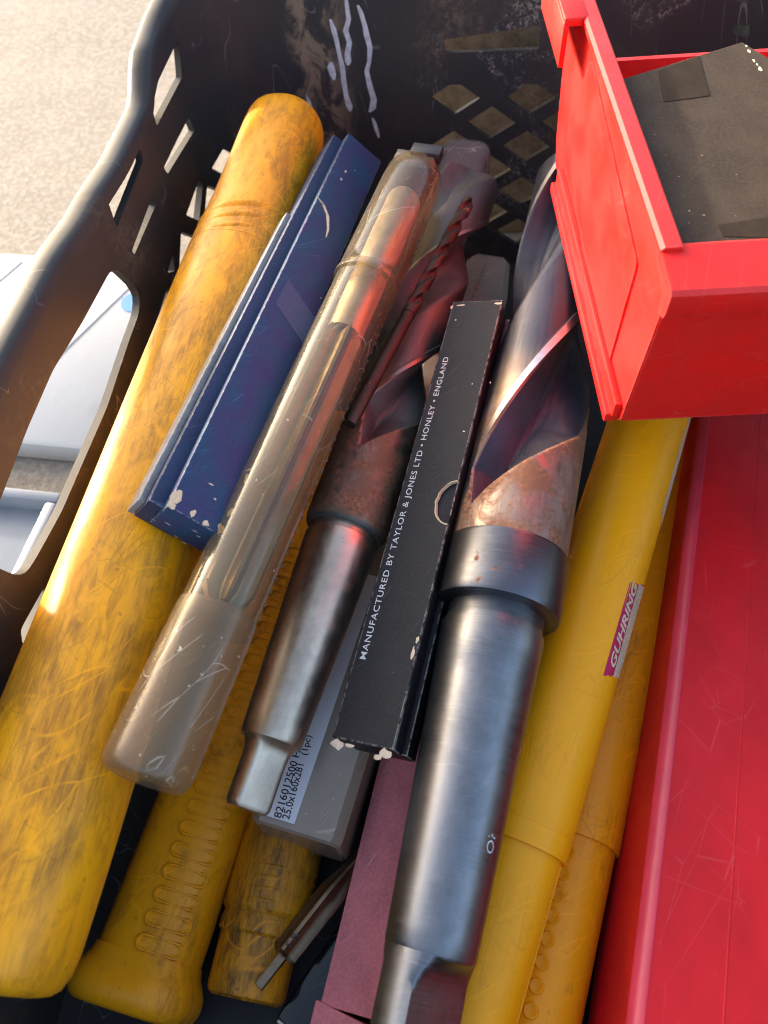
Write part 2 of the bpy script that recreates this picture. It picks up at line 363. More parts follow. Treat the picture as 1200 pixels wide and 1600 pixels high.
M['added_carton'] = card('brown carton', (.22, .175, .13), (.40, .34, .27), .3, var=.5, rough=.85, second=(.12, .092, .065))
def crate_plastic():
    t = NT('black crate plastic')
    n1 = t.noise(16, 16, 16, 5, .65); n2 = t.noise(300, 300, 300, 4, .7, .6); n3 = t.noise(1100, 1100, 1100, 2)
    c = t.mix(t.ramp(n1, .4, .7, 0, .7), (.028, .028, .029), (.042, .038, .032))
    dust = t.math('MULTIPLY', t.ramp(n1, .52, .72), t.ramp(n2, .42, .62))
    x, y, z = t.axis(0), t.axis(1), t.axis(2)
    far = t.ramp(y, .375, .395)             # scuffing that sits on the end wall
    scuff = t.math('MULTIPLY', t.ramp(t.noise(34, 34, 34, 4, .6, .5, off=(2, 5, 1)), .50, .66), t.ramp(t.noise(420, 420, 420, 4, .72, 1.2), .52, .60))
    scuff = t.math('MULTIPLY', scuff, t.math('MULTIPLY', far, t.ramp(x, -.045, .01)))
    crn = t.math('MULTIPLY', t.math('MULTIPLY', t.ramp(x, -.095, -.085), t.ramp(x, -.072, -.055, 1, 0)), t.ramp(y, .36, .39))
    crn = t.math('MULTIPLY', crn, t.ramp(t.noise(90, 90, 50, 5, .7, .8), .44, .60))
    line = t.math('MULTIPLY', t.line(t.noise(70, 70, 11, 1, .5, .2, rot=(.2, .3, .1)), .006), t.ramp(t.noise(45, 45, 45, 2, off=(8, 2, 4)), .5, .62))
    c = t.mix(t.math('MULTIPLY', dust, .35), c, (.20, .15, .09))
    c = t.mix(t.math('MULTIPLY', crn, .5), c, (.30, .22, .14))
    c = t.mix(t.math('MULTIPLY', scuff, .38), c, (.42, .39, .35))
    c = t.mix(t.math('MULTIPLY', line, .3), c, (.35, .34, .33))
    t.p(color=c, rough=t.ramp(n1, .3, .7, .42, .62), spec=.22)
    t.bump(t.math('ADD', t.math('MULTIPLY', n3, .3), t.math('MULTIPLY', n2, .4)), .14, .3); return t.m
M['crate'] = crate_plastic()
def ground_mat():
    t = NT('sandy concrete')
    n1 = t.noise(9, 9, 9, 5, .6); n2 = t.noise(260, 260, 260, 5, .7); n3 = t.noise(700, 700, 700, 3, .6); n4 = t.noise(90, 90, 90, 4, .6)
    c = t.mix(t.ramp(n1, .35, .65), (.255, .225, .187), (.215, .187, .155))
    c = t.mix(t.ramp(n2, .42, .64, 0, .75), c, (.345, .312, .268))
    c = t.mix(t.ramp(n3, .58, .7, 0, .75), c, (.20, .15, .105))
    c = t.mix(t.ramp(n4, .58, .74, 0, .5), c, (.26, .195, .14))
    t.p(color=c, rough=.9, spec=.2); t.bump(t.math('ADD', n2, n3), .7, .9); return t.m
M['ground'] = ground_mat()

# ------------------------------------------------------------------ the ground
ZG, ZF = 22, 32
g = mesh('ground', [(-60000, -60000, ZG), (60000, -60000, ZG), (60000, 60000, ZG), (-60000, 60000, ZG)], [(0, 1, 2, 3)], M['ground'], flat=True)
tag(g, kind='structure')

# ------------------------------------------------------------------ the crate
XL, XR, YB, YF, ZM, DR, RC = -135.0, 215.0, 400.0, -95.0, 160.0, .07, 52.0
crate = thing('plastic_crate', 'black plastic crate with latticed walls and a cut-out handle, full of drills and tubes', 'crate')
path = []                                   # plan of the inner wall at z=ZM: (point, outward normal, arc length)
def _plan():
    pts = [(XL, YF+RC)]
    def arc(cx, cy, a0, a1, n=12): return [(cx+RC*math.cos(R(a0+(a1-a0)*i/n)), cy+RC*math.sin(R(a0+(a1-a0)*i/n))) for i in range(n+1)]
    segs = [('left', [(XL, YF+RC), (XL, YB-RC)]), ('c', arc(XL+RC, YB-RC, 180, 90)), ('back', [(XL+RC, YB), (XR-RC, YB)]), ('c', arc(XR-RC, YB-RC, 90, 0)),
            ('right', [(XR, YB-RC), (XR, YF+RC)]), ('c', arc(XR-RC, YF+RC, 0, -90)), ('front', [(XR-RC, YF), (XL+RC, YF)]), ('c', arc(XL+RC, YF+RC, 270, 180))]
    return segs
SEGS = _plan()
poly = []
for _, pts in SEGS:
    for p in pts:
        if not poly or (V(p)-V(poly[-1])).length > 1e-4: poly.append(p)
if (V(poly[0])-V(poly[-1])).length < 1e-4: poly.pop()
cum = [0]
for a, b in zip(poly, poly[1:]+poly[:1]): cum.append(cum[-1]+(V(b)-V(a)).length)
TOT = cum[-1]
def plan(s):
    s %= TOT
    for i in range(len(poly)):
        if s <= cum[i+1]+1e-9:
            a, b = V(poly[i]), V(poly[(i+1) % len(poly)]); t = (s-cum[i])/max(1e-9, cum[i+1]-cum[i]); return a+(b-a)*t
    return V(poly[0])
def outn(s):
    d = (plan(s+2)-plan(s-2)).normalized(); return V((-d.y, d.x))
def wallp(s, z, off=0):
    p = plan(s); n = outn(s); q = p + n*((z-ZM)*DR+off); return (q.x, q.y, z)
S_LEFT = lambda y: y-(YF+RC)                               # arc length along the left wall
S_ARC = S_LEFT(YB-RC); L_ARC = cum[13]-cum[1]
S_BACK = lambda x: S_ARC+L_ARC+(x-(XL+RC))
def rim_z(s):
    y = YF+RC+s
    t = [(-50, 179), (150, 179), (200, 178), (240, 174), (280, 171), (312, 171), (340, 183), (395, 197), (440, 206), (9999, 206)]
    if s > TOT*.5:
        k = min(1, max(0, (s-TOT*.5)/(TOT*.2))); return 206+(179-206)*k*k*(3-2*k)
    for (a, za), (b, zb) in zip(t, t[1:]):
        if a <= y <= b:
            k = (y-a)/(b-a); k = k*k*(3-2*k); return za+(zb-za)*k
    return 190
LP, LN = V((XL, 0, ZM)), V((1, 0, DR)).normalized()
BP, BN = V((0, YB, ZM)), V((0, -1, DR)).normalized()
def wall(s0, s1, holes, name='wall'):
    step = 8
    ss = [s0+(s1-s0)*i/max(1, round((s1-s0)/step)) for i in range(max(1, round((s1-s0)/step))+1)]
    pts = [(s, rim_z(s)-.5) for s in ss] + [(s, ZF-4) for s in reversed(ss)]
    no = len(pts); faces = [list(range(no))]
    vin = [V(p) for p in pts]
    for h in holes:
        b = len(vin); vin += [V(p) for p in h]; faces.append(list(range(b, b+len(h))))
    def inside(p, h):
        c = False
        for (x1, y1), (x2, y2) in zip(h, h[1:]+h[:1]):
            if (y1 > p[1]) != (y2 > p[1]) and p[0] < (x2-x1)*(p[1]-y1)/(y2-y1)+x1: c = not c
        return c
    for s in ss[1:-1]:
        for z in range(ZF+6, 172, 14):
            if not any(inside((s, z), h) for h in holes): vin.append(V((s, z)))
    vo, eo, fo, *_ = geometry.delaunay_2d_cdt(vin, [], faces, 0, 1e-5)
    keep = []
    for f in fo:
        c = sum((vo[i] for i in f), V((0, 0)))/len(f)
        if not any(inside(c, h) for h in holes) and inside(c, pts): keep.append(tuple(f))
    vs = [wallp(v.x, v.y) for v in vo]
    me = bpy.data.meshes.new(name); me.from_pydata([tuple(c*S for c in v) for v in vs], [], keep)
    bm = bmesh.new(); bm.from_mesh(me); bmesh.ops.delete(bm, geom=[v for v in bm.verts if not v.link_faces], context='VERTS')
    bmesh.ops.recalc_face_normals(bm, faces=bm.faces)
    f0 = bm.faces[:][0]; cen = f0.calc_center_median(); 
    mid = V((40*S, 150*S, cen.z))
    if f0.normal.dot(mid-cen) < 0: bmesh.ops.reverse_faces(bm, faces=bm.faces)
    bmesh.ops.solidify(bm, geom=bm.faces[:], thickness=3.2*S)
    bm.to_mesh(me); bm.free()
    return link(name, me, M['crate'], crate, 30)
def rounded(poly, k=.22):                   # clip the corners of a hole
    out = []; n = len(poly)
    for i in range(n):
        p, a, b = V(poly[i]), V(poly[i-1]), V(poly[(i+1) % n])
        ra, rb = min(.4, k*6/max((a-p).length, .1)), min(.4, k*6/max((b-p).length, .1))
        q0, q1 = p+(a-p)*ra, p+(b-p)*rb; qm = (q0+q1)*.25+p*.5
        out += [tuple(q0), tuple(qm), tuple(q1)]
    return out
def lhole(px, k=.22):
    h = []
    for q in px:
        p = on_plane(*q, LP, LN); h.append((S_LEFT(p.y), p.z))
    return rounded(h, k)
left_holes = [lhole(h) for h in [
    [(270, 62), (281, 122), (245, 197), (238, 170), (247, 128)],
    [(294, 184), (303, 203), (262, 272), (256, 262), (277, 218)],
    [(219, 232), (224, 250), (183, 356), (169, 316)],
    [(238, 307), (244, 319), (210, 398), (206, 392)],
    [(334, 228), (349, 240), (352, 278), (328, 263)],
    [(311, 281), (317, 289), (311, 345), (291, 336)],
    [(324, 289), (352, 301), (344, 352), (320, 334)],
    [(283, 362), (312, 372), (300, 418), (280, 428)],
    [(270, 396), (273, 424), (262, 426)],
    [(262, 449), (269, 454), (259, 499), (240, 516)],
    [(71, 914), (77, 920), (36, 1009), (32, 984)]]]
handle = lhole([(172, 424), (184, 421), (208, 444), (219, 462), (217, 490), (200, 537), (167, 637), (125, 733), (96, 800), (54, 876), (40, 896), (24, 899), (-10, 884), (-40, 860), (-12, 800), (0, 783), (42, 672), (83, 578), (125, 510)], .5)
left_holes.append(handle)
# the regular diamond lattice of the end wall, cut off along its top like the mould does
def diamonds(s_lo, s_hi, s0, z0, a, b, ztop, zlow, size=.60):
    hs = []
    for i in range(-12, 13):
        for j in range(-12, 13):
            cs, cz = s0+(i-j)*a, z0+(i+j)*b
            ha, hb = a*2*size*.5*1.0, b*2*size*.5*1.0
            q = [(cs, cz+hb*1.12), (cs+ha*1.12, cz), (cs, cz-hb*1.12), (cs-ha*1.12, cz)]
            if cs-ha < s_lo or cs+ha > s_hi or cz-hb < zlow: continue
            if min(p[1] for p in q) > ztop-3: continue
            if q[0][1] > ztop:              # cut by the top line
                t = (ztop-cz)/(hb*1.12)
                if t >= 0: q = [(cs+ha*1.12*(1-t), ztop), (cs+ha*1.12, cz), (cs, cz-hb*1.12), (cs-ha*1.12, cz), (cs-ha*1.12*(1-t), ztop)]
                else: q = [(cs+ha*1.12*(1+t), ztop), (cs, cz-hb*1.12), (cs-ha*1.12*(1+t), ztop)]
            hs.append(rounded(q, .12))
    return hs
pA, pB, pD = on_plane(699, 160, BP, BN), on_plane(767, 192, BP, BN), on_plane(818, 146, BP, BN)
e1, e2 = pB-pA, pB-pD
la, lb = (abs(e1.x)+abs(e2.x))/2, (abs(e1.z)+abs(e2.z))/2
ztop = on_plane(818, 132, BP, BN).z
back_holes = diamonds(S_BACK(pA.x)-14, S_BACK(150), S_BACK(pB.x), pB.z, la, lb, ztop, ZF+10)
def bhole(px, k=.15): return rounded([(S_BACK(p.x), p.z) for p in (on_plane(*q, BP, BN) for q in px)], k)
back_holes.append(bhole([(694, 62), (842, 40), (842, 77), (695, 83)]))
back_holes.append(bhole([(1145, 40), (1174, 40), (1172, 57), (1162, 58), (1144, 51)]))
wall(0, S_ARC+L_ARC*.5, left_holes)
wall(S_ARC+L_ARC*.5, S_BACK(XR-RC)+L_ARC*.5, back_holes)
sR = S_BACK(XR-RC)+L_ARC
mir = [[(sR+(S_ARC-s), z) for s, z in h] for h in left_holes if True]
wall(S_BACK(XR-RC)+L_ARC*.5, sR+S_ARC+L_ARC*.5, mir)
sF = sR+S_ARC+L_ARC
wall(sR+S_ARC+L_ARC*.5, TOT-L_ARC*.0, [])
# rolled rim
prof = [(-.3, -6), (-.3, -.6), (.6, .3), (2.2, .9), (7.0, .7), (9.2, -.3), (10.4, -2.2), (11, -5), (11.4, -15), (9.4, -15), (9.0, -5.5), (8, -3.2), (6.5, -2.4), (4, -2.6), (3.4, -6)]
vs, fs = [], []
NS = 220; n = len(prof)
for i in range(NS):
    s = TOT*i/NS; z0 = rim_z(s)
    for o_, dz in prof: vs.append(wallp(s, z0+dz, o_))
for i in range(NS):
    for k in range(n):
        i2, k2 = (i+1) % NS, (k+1) % n; fs.append((i*n+k, i2*n+k, i2*n+k2, i*n+k2))
mesh('rim', vs, fs, M['crate'], crate, 50)
fl = [plan(TOT*i/120)+outn(TOT*i/120)*((ZF-ZM)*DR+1) for i in range(120)]
mesh('floor_panel', *prism([(p.x, p.y) for p in fl], 4, 'z', ZF-4), M['crate'], crate)
# paint that ran down the end wall
def drip(pts):
    c = [(on_plane(x, y, BP, BN), wd*.5*.29) for x, y, wd in pts]
    vs, fs = [], []
    for p, hw in c:
        for dx, h in ((-1, .02), (-.6, .16), (.6, .16), (1, .02)): vs.append(tuple(V((p.x+dx*hw, p.y, p.z)) + BN*h))
    for i in range(len(c)-1):
        for k in range(3): fs.append((i*4+k, i*4+k+1, i*4+k+5, i*4+k+4))
    mesh('paint_drip', vs, fs, M['paint'], crate, 60)
for d in [[(540, -12, 4), (542, 10, 7), (545, 30, 8), (540, 48, 9), (546, 66, 9), (543, 84, 10), (544, 96, 11), (544, 102, 4)],
          [(559, 8, 4), (564, 20, 8), (570, 40, 8), (573, 55, 10), (578, 74, 9), (577, 95, 7), (573, 112, 8), (578, 135, 10), (584, 155, 11), (582, 170, 12), (578, 175, 5)],
          [(516, 30, 4), (521, 45, 9), (526, 64, 8), (530, 84, 7), (535, 105, 9), (537, 126, 9), (541, 150, 9), (546, 166, 12), (547, 174, 4)],
          [(447, 92, 5), (447, 98, 11), (449, 107, 10), (450, 115, 3)], [(517, 97, 5), (517, 105, 13), (520, 116, 12), (522, 125, 4)],
          [(466, 122, 4), (470, 130, 10), (475, 146, 9), (482, 160, 10), (488, 174, 4)], [(582, 184, 4), (585, 192, 7), (589, 205, 7), (592, 215, 3)]]: drip(d)

# ------------------------------------------------------------------ white tub lid on the ground outside
fr = Frame(V((-196, 384, ZG)), V((-206, 230, ZG)))
lid = thing('tub_lid', 'ribbed white plastic tub lid lying on the ground, seen through the crate handle', 'lid', fr)
# local x points away from the crate
mesh('panel', *box(-18, 330, 0, 150, 0, 14, 3), M['white_plastic'], lid)
for k in range(7):
    bx = 20+k*42
    mesh('rib', *join(*[([(v[0]+(v[1]-75)*.35, v[1], v[2]) for v in box(bx, bx+6, 8, 142, 13.2, 14.6, .5)[0]], box(bx, bx+6, 8, 142, 13.2, 14.6, .5)[1])]), M['white_plastic'], lid)
mesh('round_sticker', *prism([(-5+9*math.cos(a*.3142), 38+9*math.sin(a*.3142)) for a in range(20)], .4, 'z', 14.05), M['blue_dot'], lid)
fr2 = Frame(V((-190, 202, ZG)), V((-200, 60, ZG)))
b2 = thing('plastic_tray', 'pale blue plastic tray on the ground, showing in the low corner of the crate handle', 'tray', fr2)
mesh('base', *box(0, 200, 0, 130, 1, 10, 3), M['pale_plastic'], b2)
mesh('raised_edge', *join(box(0, 6, 6.1, 123.9, 8, 20, 1.5), box(0, 200, 0, 6, 8, 20, 1.5), box(0, 200, 124, 130, 8, 20, 1.5)), M['pale_plastic'], b2)

# ------------------------------------------------------------------ box added behind the crate to darken the view through the lattice
fbk = Frame(V((-52, 432, ZG)), V((-58, 640, ZG)))
bk = thing('added_carton', 'rough brown box added behind the crate to darken the view through its lattice', 'added_carton', fbk)
mesh('body', *box(0, 330, 0, 200, .5, 165, 1.5), M['added_carton'], bk)
mesh('flap', *box(4, 326, 3, 98, 165.5, 168, .6), M['added_carton'], bk)
mesh('flap', *box(4, 326, 102, 197, 165.5, 168, .6), M['added_carton'], bk)

# ------------------------------------------------------------------ yellow tubes
def ridges(fr, root, ys, r, wdt, tilt, mat, name='thread_ridge', sub=None):
    for y0 in ys:
        vs, fs = [], []; n = 64
        pr = [(-wdt, -.3), (-wdt*.5, .55), (0, .8), (wdt*.5, .55), (wdt, -.3)]
        for k in range(n):
            a = 2*math.pi*k/n
            for dy, dr in pr: vs.append(((r+dr)*math.cos(a), y0+dy+tilt*math.cos(a+.4), (r+dr)*math.sin(a)))
        for k in range(n):
            for j in range(4):
                k2 = (k+1) % n; fs.append((k*5+j, k2*5+j, k2*5+j+1, k*5+j+1))
        mesh(name, vs, fs, mat, root, 60)
def sqr(a, sq):
    return (abs(math.cos(a))**sq+abs(math.sin(a))**sq)**(-1/sq)
def stadium(fr, r, yc, ang, la, lw, mat, root, name='grip_slot', h=.55, sq=2.1):
    """raised outline of a slot, long way round the tube"""
    vs, fs = [], []; n = 28
    for k in range(n):
        t = 2*math.pi*k/n; c, q = math.cos(t), math.sin(t)
        for f_, hh in ((1.3, -.2), (1.08, h), (.9, h), (.66, .08)):
            u = (la-lw)*(1 if c >= 0 else -1)+lw*c*f_; v = lw*q*f_
            a = ang+u/r; q_ = r*sqr(a, sq)+hh; vs.append((q_*math.cos(a), yc+v, q_*math.sin(a)))
    for k in range(n):
        for j in range(3):
            k2 = (k+1) % n; fs.append((k*4+j, k2*4+j, k2*4+j+1, k*4+j+1))
    vs.append((0, 0, 0)); cidx = len(vs)-1
    q_ = r*sqr(ang, sq)+.1; vs[cidx] = (q_*math.cos(ang), yc, q_*math.sin(ang))
    for k in range(n): fs.append((k*4+3, ((k+1) % n)*4+3, cidx))
    return mesh(name, vs, fs, mat, root, 50)

def squash(m, k=1.0): return m
def wrap(fr, r, y0, y1, a0, a1, nu, nv, skew=0, mat=None, root=None, name='sticker', h=.18):
    vs, fs = [], []
    for i in range(nu+1):
        for j in range(nv+1):
            a = a0+(a1-a0)*j/nv; y = y0+(y1-y0)*i/nu + skew*(j/nv-.5)
            y += (random.uniform(-.35, .35) if i in (0, nu) else 0)
            vs.append(((r+h)*math.cos(a), y, (r+h)*math.sin(a)))
    for i in range(nu):
        for j in range(nv):
            k = i*(nv+1)+j; fs.append((k, k+1, k+nv+2, k+nv+1))
    return mesh(name, vs, fs, mat, root, 60)
# the big grimy tube along the left wall
fA = ax((-14, 1500), 127, (452, 190), 140)
tA = thing('drill_tube', 'long grimy yellow plastic tube lying along the crate wall with the handle', 'tube', fA, 'yellow plastic drill tubes')
mesh('sleeve', *lathe(dense([(-6, .1), (-6, 14), (-5.4, 16.2), (-4, 18), (-1, 19.4), (4, 20.1), (20, 20.4), (70, 20.5), (180, 20.5), (246, 20.4), (250, 20.2)], 6), 72, 2.2), M['yellow_grimy'], tA, 40)
mesh('cap', *lathe(dense([(248, 20.4), (254, 20.1), (268, 19.6), (278, 19.2), (283, 19.0), (330, 18.9), (342, 18.7), (345.5, 18.2), (347.3, 17.2), (348.3, 15.6), (348.6, 12), (348.6, .1)], 6), 72, 2.2), M['yellow_grimy'], tA, 40)
ridges(fA, tA, (253, 260, 267), 20.0, 2.4, 4.2, M['yellow_grimy'])
y_, a_ = fA.cyl(512, 250, 18)
bs = []
for i in range(11):
    v, f = lathe([(-1.1, .1), (-.8, .8), (0, 1.15), (.8, .8), (1.1, .1)], 10)
    bs.append(([(p[0]+18.6*math.cos(a_), p[1]+284+i*5.0, p[2]+18.6*math.sin(a_)) for p in v], f))
tag(mesh('ratchet_bumps', *join(*bs), M['yellow_grimy'], tA), kind='stuff')
yl, al = fA.cyl(461, 180, 18.2); y2, a2 = fA.cyl(458, 194, 18.2); y3, a3 = fA.cyl(475, 190, 18.2)
wrap(fA, 18.9, y2, yl, a2, a2+.03, 4, 1, 0, M['ink'], tA, 'pen_mark', .35)
wrap(fA, 18.9, y2, y2+.6, a3, a2, 1, 6, 0, M['ink'], tA, 'pen_mark', .35)
# flared tube with grip slots
fB = ax((222, 1530), 55, (480, 830), 55)
tB = thing('drill_tube', 'yellow plastic tube with a flared square foot and a row of raised grip slots', 'tube', fB, 'yellow plastic drill tubes')
mesh('sleeve', *lathe(dense([(2, 16.6), (6, 16.3), (12, 16.3), (60, 16.4), (230, 16.4), (233, 15.5), (234, .1)], 6), 72, 2.9), M['yellow_b'], tB, 40)
mesh('foot', *lathe([(-9, .1), (-9, 17), (-8, 18.6), (-6, 19.6), (-4, 20), (-1, 19.8), (1.5, 18.6), (4, 17.2), (7, 16.45)], 72, 3.4), M['yellow_b'], tB, 45)
_, aB = fB.cyl(262, 1440, 17.8)
for i in range(22):
    y0 = fB.cyl(245, 1478, 17.4)[0] + i*6.9
    stadium(fB, 16.4, y0, aB, 6.8, 2.1, M['yellow_b'], tB, h=.95, sq=2.9)
# the dirty one deep in the heap
fC = ax((390, 1530), 47, (450, 1280), 47)
tC = thing('drill_tube', 'dirty dark yellow tube deep in the heap beside the flared foot', 'tube', fC, 'yellow plastic drill tubes')
mesh('sleeve', *lathe(dense([(18, 13.4), (20, 14.8), (140, 14.8), (141, .1)], 6), 64, 2.2), M['yellow_c'], tC)
mesh('cap', *lathe([(-6, .1), (-6, 11), (-5, 12.4), (-3, 13), (12, 13.2), (13, 14.2), (16, 14.2), (18.5, 13.6), (19, 13)], 64, 2.2), M['yellow_c'], tC)
ridges(fC, tC, (22.5, 26, 29.5, 33), 14.4, 1.5, 1.3, M['yellow_c'])
# the clean one with the worn sticker
fD = ax((728, 1590), 74, (1003, 690), 93)
tD = thing('drill_tube', 'clean yellow two-piece tube carrying a worn magenta sticker', 'tube', fD, 'yellow plastic drill tubes')
yD = fD.cyl(850, 1300, 15)[0]
mesh('sleeve', *lathe(dense([(-26, .1), (-26, 13), (-24, 13.9), (yD-1, 13.9), (yD+3, 13.9)], 6), 64, 2.1), M['yellow_d'], tD)
mesh('cap', *lathe(dense([(yD-5, 14.0), (yD-5, 15.1), (yD+1.5, 15.3), (yD+1.6, 15.0), (yD+3, 15.4), (fD.L+60, 15.6), (fD.L+63, 14.5), (fD.L+63, .1)], 6), 64, 2.1), M['yellow_d'], tD)
yS, aS = fD.cyl(857, 1420, 13.9)
v, f = box(-.35, .35, -22, yD-6, 13.75, 14.25, .1, 1)
mesh('mould_seam', [(p[0]*math.sin(aS)+p[2]*math.cos(aS), p[1], p[2]*math.sin(aS)-p[0]*math.cos(aS)) for p in v], f, M['yellow_d'], tD)
def text_on_cyl(body, r, ya, aa, yb, ab, hgt, mat, root, name='lettering', bold=0, shear=0, h=.25, flip=1):
    """letters run from (ya, aa) to (yb, ab); their tops point towards larger angle * flip"""
    t, fs = text_mesh(body, bold, shear)
    vs = []
    for u, v in t:
        y = ya+(yb-ya)*u; a = aa+(ab-aa)*u + flip*v*hgt/r
        vs.append(((r+h)*math.cos(a), y, (r+h)*math.sin(a)))
    return mesh(name, vs, fs, mat, root, flat=True)
rD = 15.55
y0, a0 = fD.cyl(945, 1045, rD); y1, a1 = fD.cyl(992, 905, rD)
aR = fD.cyl(966, 1060, rD)[1]-.02
st = wrap(fD, rD, y0, y1, a0, aR, 16, 10, 5, M['magenta'], tD)
aM = fD.cyl(957, 1057, rD)[1]
wrap(fD, rD, y0+.5, y1+.5, aM, aR+.02, 16, 5, 2.0, M['sticker_bare'], st, 'bare_strip', .24)
text_on_cyl('GUHRING', rD, y0+2.2, aM+(a0-aM)*.12, y1-1.0, aM+(a0-aM)*.12, (a0-aM)*rD*.66, M['cream'], st, bold=.03, shear=.25, h=.30)
# torn sticker far up on the same tube
ya, aa = fD.cyl(1030, 815, rD); yb, ab = fD.cyl(1068, 680, rD)
wrap(fD, rD, ya, yb+18, min(aa, ab)+.05, min(aa, ab)-.5, 14, 4, -10, M['sticker_bare'], tD, 'torn_sticker')
# the one under it
fE = ax((838, 1600), 56, (974, 1000), 58)
tE = thing('drill_tube', 'shaded yellow tube wedged between the stickered tube and the red case', 'tube', fE, 'yellow plastic drill tubes')
yE = fE.cyl(930, 1300, 13)[0]
mesh('sleeve', *lathe(dense([(-24, .1), (-24, 12), (-22, 12.7), (yE, 12.7)], 6), 64, 2.1), M['yellow_e'], tE)
mesh('cap', *lathe(dense([(yE-2.5, 12.8), (yE-2.5, 13.9), (yE+3.6, 14.1), (yE+3.7, 13.7), (yE+5, 13.9), (250, 13.9), (252, 13), (252, .1)], 6), 64, 2.1), M['yellow_e'], tE)
_, aE = fE.cyl(862, 1440, 12.7)
for i in range(11):
    stadium(fE, 12.7, yE-9-i*6.6, aE, 1.9, 1.9, M['yellow_e'], tE, h=.5)

# ------------------------------------------------------------------ blue card box
fb = ax((262, 790), 164, (545, 207), 154, 40)
L = fb.L
bb = thing('card_box', 'long navy blue card box with worn corners, lying across the yellow tube', 'box', fb)
W, H = 18.6, 15
mesh('lid', *box(0, W, 0, L, -H+1, 0, .6), M['blue'], bb)
mesh('tray', *box(-4.6, W*.5, 1.2, L-1.2, -H-2, -4.4, .5), M['blue_side'], bb)
mesh('side_flap', *join(box(-6.6, -4.65, 2, L-60, -H-3, -8.5, .2)), M['grey_paper'], bb)
mesh('tape', *prism([(3.2, L*.515), (W-.1, L*.475), (W-.1, L*.405), (3.2, L*.445)], .12, 'z', .02), M['tape_blue'], bb)
arc_ = [fb.plane(*q, 0) for q in ((497, 311), (506, 322), (513, 340), (513, 360), (509, 372))]
vs = []; 
for p, wd in zip(arc_, (1.0, 1.5, 1.3, .8, .2)): vs += [(p.x-wd, p.y+wd*.4, .05), (p.x, p.y, .7), (p.x+wd*.5, p.y-wd*.3, .05)]
mesh('torn_notch', vs, [(i*3+k, i*3+k+1, i*3+k+4, i*3+k+3) for i in range(4) for k in range(2)], M['torn'], bb)
def chips(fr, pts, mat, root, h=0, axis=2, name='scuffed_corner', dome=.25):
    ms = []
    for px, py, rx, ry in pts:
        p = fr.plane(px, py, h, axis)
        c = {2: (p.x, p.y), 1: (p.x, p.z), 0: (p.y, p.z)}[axis]
        q = blob(c[0], c[1], rx, ry, 11, .35)
        vs = [{2: (u, v, h+.06), 1: (u, h-.06, v), 0: (h+.06, u, v)}[axis] for u, v in q]
        vs.append({2: (c[0], c[1], h+dome), 1: (c[0], h-dome, c[1]), 0: (h+dome, c[0], c[1])}[axis])
        ms.append((vs, [(i, (i+1) % 11, 11) for i in range(11)]))
    return tag(mesh(name, *join(*ms), mat, root, 60), kind='stuff')
chips(fb, [(275, 778, 1.5, 2.6), (268, 790, 1.5, 1.2), (302, 803, .8, 1.3), (322, 818, 1.2, .9), (345, 826, 1.0, 1.8), (360, 800, .6, 2.0), (385, 748, .6, 1.8), (330, 757, .9, .25), (336, 780, .5, .3), (540, 268, .4, 1.0), (533, 280, .6, .7)], M['torn'], bb)
chips(fb, [(262, 818, 1.1, .35), (305, 830, 1.0, .5), (275, 838, .9, .3), (288, 848, .8, .4), (310, 838, .9, .3), (240, 812, .9, .3)], M['grey_paper'], bb, 0, 1)

# ------------------------------------------------------------------ clear amber tube and the reamer in it
fc = ax((236, 1190), 143, (655, 262), 150); fc.L -= 10; kc = .81
tc = thing('clear_tube', 'scratched amber see-through tube with a hanging tab, leaning between blue box and drill', 'tube', fc)
thin = lambda p: dense([(y, r*kc if r > .2 else r) for y, r in p], 6)
yc, yr = fc.cyl(350, 945, 11.8)[0], fc.cyl(600, 425, 12)[0]
mesh('end_cap', *lathe(thin([(-5, .1), (-5, 12.2), (-4.2, 13.6), (-2.5, 14.4), (0, 14.7), (yc-1, 14.3), (yc+1, 14.1)]), 64, 2.2), M['frosted'], tc)
mesh('sleeve', *lathe(thin([(yc-3, 13.6), (yc+6, 13.8), (yr+4, 14.2)]), 64, 2.2), M['amber'], tc)
mesh('cap', *lathe(thin([(yr-1, 14.4), (yr-.5, 15.4), (yr+1.5, 15.5), (yr+2.5, 14.9), (fc.L-6, 14.9), (fc.L+3, 14.2), (fc.L+6, 12.5), (fc.L+7, 9), (fc.L+7, .1)]), 64, 2.2), M['amber'], tc)
mesh('hanging_tab', *join(box(-9.5, -3.4, fc.L+4, fc.L+11, 5.6, 7, .6), box(-3.2, 8, fc.L+5, fc.L+12, 3.2, 8, .7)), M['clear_cap'], tc)
mesh('tab_plug', *box(-2.8, 10, fc.L+6, fc.L+12.5, 5, 9.8, .5), M['black_tip'], tc)
_, ab_ = fc.cyl(628, 470, 11.9)
bs = []
for i in range(58):
    v, f = lathe([(-.55, .05), (-.3, .5), (.3, .5), (.55, .05)], 8)
    y0 = yc+4+i*4.5
    if y0 > fc.L-4: break
    rr = 11.5 if y0 < yr else 12.1
    bs.append(([(p[0]+rr*math.cos(ab_), p[1]+y0, p[2]+rr*math.sin(ab_)) for p in v], f))
tag(mesh('ratchet_bumps', *join(*bs), M['amber'], tc), kind='stuff')
